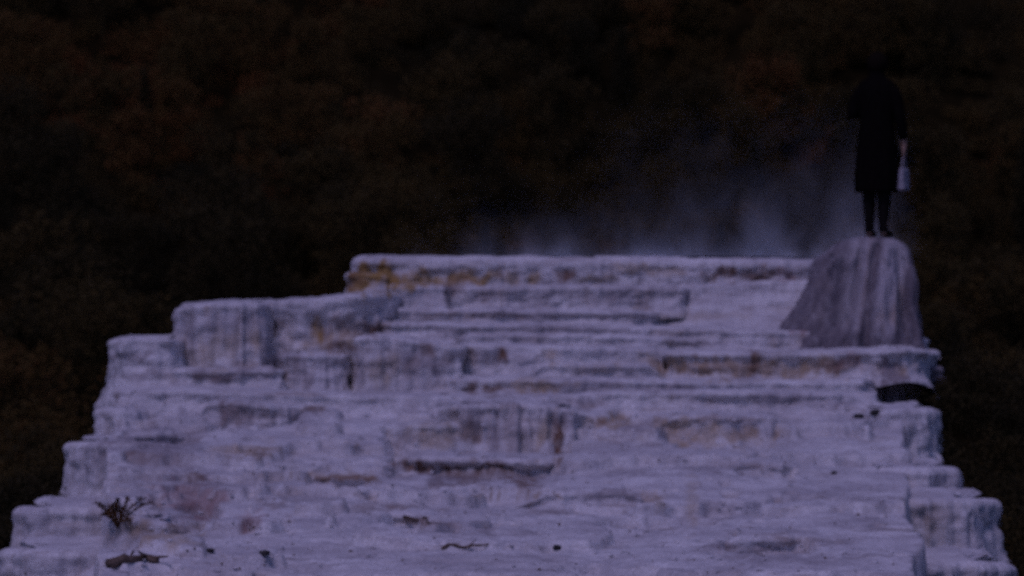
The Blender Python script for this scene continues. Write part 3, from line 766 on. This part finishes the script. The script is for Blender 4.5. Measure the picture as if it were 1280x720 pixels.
def stick(name, pxs, thick, label, cat, twigs=2, mat=M_WOOD, group=None):
    pts = []
    a, b = [ground_hit(*p) for p in (pxs[0], pxs[-1])]
    n = 9
    mid = [ground_hit(*p) for p in pxs]
    base = mid[0]
    root = empty(name, tuple(base))
    tag(root, label, cat, group)
    cum = [0.0]
    for p, q in zip(mid[:-1], mid[1:]): cum.append(cum[-1] + (q - p).length)
    for i in range(n):
        t = i / (n - 1) * cum[-1]
        j = max(k for k in range(len(cum)) if cum[k] <= t + 1e-9); j = min(j, len(mid) - 2)
        p = mid[j].lerp(mid[j + 1], (t - cum[j]) / max(1e-6, cum[j + 1] - cum[j]))
        p = p.copy(); p.z = max(p.z, ground_z(p.x, p.y)) + thick * .6 + rnd.uniform(-.2, .5) * thick; p.y += rnd.uniform(-1, 1) * thick
        pts.append(p - base)
    bm = bmesh.new()
    tube(bm, pts, [thick * (1 - .55 * i / (n - 1)) * rnd.uniform(.85, 1.15) for i in range(n)])
    bm_obj("stem", bm, mat, root)
    for k in range(twigs):
        i = rnd.randrange(2, n - 2)
        p0 = Vector(pts[i]); dv = (Vector(pts[i + 1]) - p0).normalized()
        dv = (dv + Vector((rnd.uniform(-.6, .6), rnd.uniform(-.5, .5), rnd.uniform(.1, .6)))).normalized()
        L_ = thick * rnd.uniform(5, 9)
        bm = bmesh.new()
        tube(bm, [p0, p0 + dv * L_ * .5 + Vector((0, 0, -.1 * thick)), p0 + dv * L_ + Vector((rnd.uniform(-1, 1) * thick, 0, thick * .3))], [thick * .45, thick * .33, thick * .15], 5)
        bm_obj("twig", bm, mat, root)
    return root
def stone(px, py, size, label, sd):
    p = ground_hit(px, py); p.z = ground_z(p.x, p.y)
    bm = bmesh.new(); bmesh.ops.create_icosphere(bm, subdivisions=3, radius=1)
    co = np.array([v.co[:] for v in bm.verts])
    k = 1 + .22 * fbm(co[:, 0] * 1.1, co[:, 1] * 1.1, co[:, 2] * 1.1, sd, 3)
    for v, f in zip(bm.verts, k):
        v.co = Vector((v.co.x * size[0] * f, v.co.y * size[1] * f, v.co.z * size[2] * f + size[2] * .55))
    o = bm_obj("stone", bm, M_STONE); o.location = p
    tag(o, label, "stone", "dark stones lying on the pale rock")

stick("fallen_branch", [(136, 709), (160, 705), (178, 700), (198, 707)], .030, "dark crooked dead branch lying at the lower left corner", "branch", 3)
stick("fallen_stick", [(552, 687), (580, 685), (610, 683)], .011, "thin straight stick lying flat near the bottom centre", "stick", 1, group="sticks lying on the pale rock")
stick("fallen_stick", [(505, 648), (522, 652), (536, 656)], .013, "short dark stick slanting down below the undercut ledge", "stick", 1, group="sticks lying on the pale rock")
stone(262, 690, (.030, .025, .014), "small flat dark stone right of the rounded lobe at the lower left", 3)
stone(330, 693, (.036, .028, .016), "dark stone lying alone below the pinkish hollows", 5)
stone(1074, 523, (.045, .03, .026), "left one of two dark stones side by side near the right edge", 8)
stone(1094, 518, (.042, .03, .030), "right one of two dark stones side by side near the right edge", 13)
stone(696, 686, (.022, .02, .014), "small dark pebble right of the thin straight stick", 21)
stone(1042, 592, (.022, .02, .012), "small dark pebble alone on the clean slope at the right", 34)

def dry_shrub(px, py):
    base = ground_hit(px, py); base.z = ground_z(base.x, base.y)
    root = empty("dry_shrub", tuple(base))
    tag(root, "rusty brown dry shrub at the left edge above the rounded lobe", "shrub")
    r = random.Random(3)
    for k in range(15):
        a = r.uniform(0, 2 * math.pi); ln = r.uniform(.10, .24); up = r.uniform(.5, 2.2)
        dv = Vector((math.cos(a), math.sin(a), up)).normalized()
        side = Vector((r.uniform(-1, 1), r.uniform(-1, 1), -.4)) * .06
        pts = [Vector((0, 0, -.02)), dv * ln * .4 + side * .2, dv * ln * .75 + side * .7, dv * ln + side * 1.4]
        bm = bmesh.new(); tube(bm, pts, [.008, .006, .0045, .002], 5)
        st = bm_obj("stem", bm, M_TWIG, root)
        bm = bmesh.new()
        for q in range(34):
            t = r.uniform(.35, 1); i = min(2, int(t * 3)); p = pts[i].lerp(pts[i + 1], t * 3 - i)
            d2 = Vector((r.uniform(-1, 1), r.uniform(-1, 1), r.uniform(-.4, .9))).normalized(); w = d2.cross(Vector((.1, .3, 1))).normalized() * .007
            l2 = r.uniform(.02, .045)
            bm.faces.new([bm.verts.new(v) for v in (p, p + d2 * l2 * .5 + w, p + d2 * l2, p + d2 * l2 * .5 - w)])
        bm_obj("leaves", bm, M_TWIG, st)
dry_shrub(147, 655)

# ------------------------------------------------------------------ the wood on the hillside: one dark mass
def leaf_quads(centres, size, rng):
    n = len(centres)
    a = rng.normal(size=(n, 3)); a /= np.linalg.norm(a, axis=1)[:, None]
    b = np.cross(a, rng.normal(size=(n, 3))); b /= np.linalg.norm(b, axis=1)[:, None] + 1e-9
    s = size * rng.uniform(.6, 1.4, size=(n, 1))
    return np.stack([centres - a * s - b * s * .35, centres + a * s * .1 - b * s * .6, centres + a * s + b * s * .2, centres - a * s * .1 + b * s * .6], 1)
def proto(kind, rng):
    """leaf quads (and trunk) of a plant of unit height"""
    C = []
    if kind == 'conifer':
        for lev in np.linspace(.08, .985, 24):
            R = (1 - lev) ** .85 * .22 + .01
            nb = int(7 + 9 * (1 - lev)); a0 = rng.uniform(0, 6.28)
            for b in range(nb):
                a = a0 + b * 2 * np.pi / nb + rng.uniform(-.3, .3); rr = R * rng.uniform(.6, 1.15)
                k = int(26 * (1 - lev) + 8)
                t = rng.uniform(.1, 1, k)
                C.append(np.stack([np.cos(a) * rr * t, np.sin(a) * rr * t, lev - .2 * rr * t - .1 * rr * t * t], 1) + rng.normal(scale=.009, size=(k, 3)))
        C = np.concatenate(C); sz = .0125
    elif kind == 'broad':
        for _ in range(26):
            bx, by, bz, br = rng.normal(scale=.15), rng.normal(scale=.15), rng.uniform(.28, .9), rng.uniform(.05, .15)
            k = int(2600 * br)
            d_ = rng.normal(size=(k, 3)); d_ /= np.linalg.norm(d_, axis=1)[:, None]
            C.append(np.array([bx, by, bz]) + d_ * br * rng.uniform(.5, 1.1, (k, 1)))
        C = np.concatenate(C); sz = .011
    else:
        k = 1500
        d_ = rng.normal(size=(k, 3)); d_ /= np.linalg.norm(d_, axis=1)[:, None]; d_[:, 2] = np.abs(d_[:, 2])
        C = d_ * np.array([.75, .75, .9]) * rng.uniform(.4, 1.05, (k, 1)) * (1 + .35 * fbm(d_[:, 0] * 2.5, d_[:, 1] * 2.5, d_[:, 2] * 2.5, int(rng.integers(99)), 3))[:, None]; sz = .035
    Q = leaf_quads(C, sz, rng).reshape(-1, 3)
    tn = np.repeat(rng.normal(scale=.08, size=len(C)), 4)
    if kind != 'shrub':
        k, r = 8, .016
        for i in range(k):
            p, p2 = [(math.cos(j * 2 * math.pi / k) * r, math.sin(j * 2 * math.pi / k) * r) for j in (i, i + 1)]
            Q = np.concatenate([Q, [[p[0], p[1], -.03], [p2[0], p2[1], -.03], [p2[0] * .25, p2[1] * .25, .85], [p[0] * .25, p[1] * .25, .85]]])
            tn = np.concatenate([tn, np.full(4, -.1)])
    me = bpy.data.meshes.new("plant")
    fill(me, Q, np.arange(len(Q)).reshape(-1, 4))
    attr(me, "tint", tn)
    me.materials.append(M_FOL)
    return me
rng = np.random.default_rng(12)
plants = bpy.data.collections.new("plants")                 # prototypes, only seen through the wood's nodes
KINDS = ['conifer'] * 3 + ['broad'] * 3 + ['shrub'] * 3
for i, k in enumerate(KINDS):
    plants.objects.link(bpy.data.objects.new("plant_%02d" % i, proto(k, rng)))
pos, idx, scl, rot, tnt = [], [], [], [], []
def place(kind, x, y, h, tint):
    z = float(hill_height(np.array(x), np.array(y)))
    pos.append((x, y, z - .05 * h)); idx.append(KINDS.index(kind) + int(rng.integers(3))); scl.append(h); rot.append(rng.uniform(0, 6.28)); tnt.append(float(np.clip(tint, 0, 1)))
def patch(x, y):
    return .45 + .45 * float(fbm(np.array(x / 14), np.array(y / 14), 0, 71, 3))
for _ in range(680):
    y = 62 + 150 * rng.random() ** .8
    x = rng.uniform(-1, 1) * (.2 * y + 16)
    p = patch(x, y)
    if rng.random() < .08: place('conifer', x, y, rng.uniform(4, 6.5), .08 + .35 * p)
    else: place('broad', x, y, rng.uniform(3, 6.5), .25 + .7 * p + rng.normal() * .1)
for _ in range(9000):
    y = rng.uniform(45, 215)
    x = rng.uniform(-1, 1) * (.2 * y + 14)
    place('shrub', x, y, rng.uniform(.5, 1.6), .15 + .9 * patch(x, y) + rng.normal() * .12)
for _ in range(320):           # brush in the two gullies
    y = rng.uniform(16, 60); sd = rng.choice([-1, 1])
    x = sd * (.12 * y + rng.uniform(4.5, 12))
    place('shrub', x, y, rng.uniform(.7, 1.6), .1 + .6 * patch(x, y))
far = (list(pos), list(idx), list(scl), list(rot), list(tnt))
for l_ in (pos, idx, scl, rot, tnt): l_.clear()
for n_ in range(1500):         # brush on the banks, thick along the edge of the rock
    side = -1 if n_ % 2 else 1
    y = rng.uniform(14.5, 34)
    dd = .25 + 3.2 * rng.random() ** 1.4
    e = float(left_edge(y)) if side < 0 else float(right_edge(min(y, 26.6))) * max(1.0, y / 26.6)
    h = rng.uniform(.10, .30) + .25 * min(1, dd) * rng.random()
    x = e + side * (dd + .35 * h)
    if side > 0 and 28.2 < y < 30.4 and x < (1152 - 640) / FPX * y: continue
    z = float(bank_height(np.array(x), np.array(y), side))
    pos.append((x, y, z - .03)); idx.append(6 + int(rng.integers(3))); scl.append(h); rot.append(rng.uniform(0, 6.28)); tnt.append(float(np.clip(.15 + .5 * patch(x * 6, y * 6), 0, .8)))
for n_ in range(90):           # taller brush against the right end of the ledges
    y = rng.uniform(26.4, 31); x = float(right_edge(min(y, 26.6))) * max(1.0, y / 26.6) + rng.uniform(.12, 1.6); h = rng.uniform(.2, .5)
    if 28.2 < y < 30.4 and x < (1160 - 640) / FPX * y: continue
    pos.append((x, y, float(bank_height(np.array(x), np.array(y), 1)) - .04)); idx.append(6 + int(rng.integers(3))); scl.append(h); rot.append(rng.uniform(0, 6.28)); tnt.append(rng.uniform(.05, .4))
near = (pos, idx, scl, rot, tnt)
ng = bpy.data.node_groups.new("scatter_plants", 'GeometryNodeTree')
def scatter(name, data, label):
    pos, idx, scl, rot, tnt = data
    me = bpy.data.meshes.new(name)
    me.from_pydata(pos, [], [])
    attr(me, "size", scl); attr(me, "turn", rot); attr(me, "hue", tnt)
    ia = me.attributes.new("pick", 'INT', 'POINT'); ia.data.foreach_set("value", np.array(idx, dtype=np.int32))
    o = link(name, me, M_FOL)
    o.modifiers.new("scatter", 'NODES').node_group = ng
    tag(o, label, kind="stuff")
ng.interface.new_socket("Geometry", in_out='INPUT', socket_type='NodeSocketGeometry')
ng.interface.new_socket("Geometry", in_out='OUTPUT', socket_type='NodeSocketGeometry')
gi, go = ng.nodes.new("NodeGroupInput"), ng.nodes.new("NodeGroupOutput")
ci = ng.nodes.new("GeometryNodeCollectionInfo"); ci.inputs["Collection"].default_value = plants
ci.inputs["Separate Children"].default_value = True; ci.inputs["Reset Children"].default_value = True
iop = ng.nodes.new("GeometryNodeInstanceOnPoints"); iop.inputs["Pick Instance"].default_value = True
def named(nm, dt):
    n = ng.nodes.new("GeometryNodeInputNamedAttribute"); n.data_type = dt; n.inputs["Name"].default_value = nm
    return n.outputs[0]
cx = ng.nodes.new("ShaderNodeCombineXYZ"); ng.links.new(named("turn", 'FLOAT'), cx.inputs[2])
ng.links.new(gi.outputs[0], iop.inputs["Points"]); ng.links.new(ci.outputs[0], iop.inputs["Instance"])
ng.links.new(named("pick", 'INT'), iop.inputs["Instance Index"])
ng.links.new(cx.outputs[0], iop.inputs["Rotation"])
ng.links.new(named("size", 'FLOAT'), iop.inputs["Scale"])
ng.links.new(iop.outputs[0], go.inputs[0])
scatter("wood", far, "dark wood of conifers and autumn brown brush covering the hillside")
scatter("brush", near, "low dark brush growing on the banks beside the terraces")

# crumbs of crust and grit lying on the flat
rg = np.random.default_rng(5)
def grit(name, n, lo, hi, mat, label, sd):
    r2 = np.random.default_rng(sd)
    base = np.array([[1, 0, 0], [-.5, .8, 0], [-.5, -.8, 0], [.1, .1, .7], [0, 0, -.4]], float)
    tri = np.array([[0, 1, 3], [1, 2, 3], [2, 0, 3], [1, 0, 4], [2, 1, 4], [0, 2, 4]])
    Vs, Fs = [], []
    for k in range(n):
        px, py = r2.uniform(150, 1120), r2.uniform(500, 718)
        p = ground_hit(px, py)
        if p.y > 28: continue
        a = r2.uniform(0, 6.28); sc = lo + (hi - lo) * r2.random() ** 3
        R = np.array([[math.cos(a), -math.sin(a), 0], [math.sin(a), math.cos(a), 0], [0, 0, 1]])
        Fs.append(tri + 5 * len(Vs)); Vs.append((base * r2.uniform(.6, 1.4, (5, 3)) * sc) @ R.T + np.array(p) + np.array([0, 0, sc * .15]))
    me = bpy.data.meshes.new(name)
    fill(me, np.concatenate(Vs), np.concatenate(Fs), False)
    tag(link(name, me, mat), label, kind="stuff")
grit("crust_crumbs", 900, .006, .030, M_TRAV, "pale crumbs of broken crust scattered on the slope", 4)
grit("dark_grit", 420, .004, .016, M_WOOD, "dark grit and plant litter scattered on the slope", 6)

# ------------------------------------------------------------------ steam drifting over the top terrace
def steam():
    x0, z0 = P(470, 326, 31.6)[0], 1.52
    x1, z1 = P(1150, 90, 31.6)[0], P(560, 70, 31.6)[2]
    y0, y1 = 30.6, 33.6
    bm = bmesh.new()
    bmesh.ops.create_cube(bm, size=1)
    for v in bm.verts:
        v.co = Vector(((x0 + x1) / 2 + v.co.x * (x1 - x0), (y0 + y1) / 2 + v.co.y * (y1 - y0), (z0 + z1) / 2 + v.co.z * (z1 - z0)))
    me = bpy.data.meshes.new("steam"); bm.to_mesh(me); bm.free()
    m = bpy.data.materials.new("steam"); m.use_nodes = True
    nt = m.node_tree; nodes, links = nt.nodes, nt.links
    nodes.clear()
    out = nodes.new("ShaderNodeOutputMaterial")
    pv = nodes.new("ShaderNodeVolumePrincipled")
    pv.inputs["Color"].default_value = (1, 1, 1, 1)
    pv.inputs["Anisotropy"].default_value = 0.2
    links.new(pv.outputs[0], out.inputs["Volume"])
    geo = nodes.new("ShaderNodeNewGeometry")
    sep = nodes.new("ShaderNodeSeparateXYZ"); links.new(geo.outputs["Position"], sep.inputs[0])
    mp = nodes.new("ShaderNodeMapping"); mp.inputs["Scale"].default_value = (1.0, .7, .75); mp.inputs["Rotation"].default_value = (0, math.radians(-24), 0)
    links.new(geo.outputs["Position"], mp.inputs[0])
    t = nodes.new("ShaderNodeTexNoise"); t.inputs["Scale"].default_value = 2.0; t.inputs["Detail"].default_value = 5; t.inputs["Roughness"].default_value = .58; t.inputs["Distortion"].default_value = .5
    links.new(mp.outputs[0], t.inputs["Vector"])
    wisps = ramp(nodes, links, t.outputs["Fac"], .42, .78)
    h = math_(nodes, links, 'SUBTRACT', sep.outputs[2], z0)
    low = math_(nodes, links, 'POWER', 2.718, math_(nodes, links, 'MULTIPLY', h, -7.0))        # thick close to the water
    high = math_(nodes, links, 'MULTIPLY', ramp(nodes, links, h, 1.75, .4), math_(nodes, links, 'MULTIPLY', .18, ramp(nodes, links, sep.outputs[0], P(700, 300, 31.6)[0], P(960, 300, 31.6)[0])))
    base = math_(nodes, links, 'ADD', math_(nodes, links, 'MULTIPLY', low, 2.6), high)
    # fades out to the left and at the sides of the cloud
    fx = ramp(nodes, links, sep.outputs[0], x0 + .1, P(840, 300, 31.6)[0])
    fx2 = ramp(nodes, links, sep.outputs[0], x1, x1 - .35)
    fy = ramp(nodes, links, sep.outputs[1], y0, y0 + .6)
    fy2 = ramp(nodes, links, sep.outputs[1], y1, y1 - .6)
    dns = base
    for f in (wisps, fx, fx2, fy, fy2): dns = math_(nodes, links, 'MULTIPLY', dns, f)
    dns = math_(nodes, links, 'MULTIPLY', dns, .92)
    links.new(dns, pv.inputs["Density"])
    me.materials.append(m)
    o = link("steam", me)
    tag(o, "thin white steam drifting above the top terrace beside the person", kind="stuff")
steam()
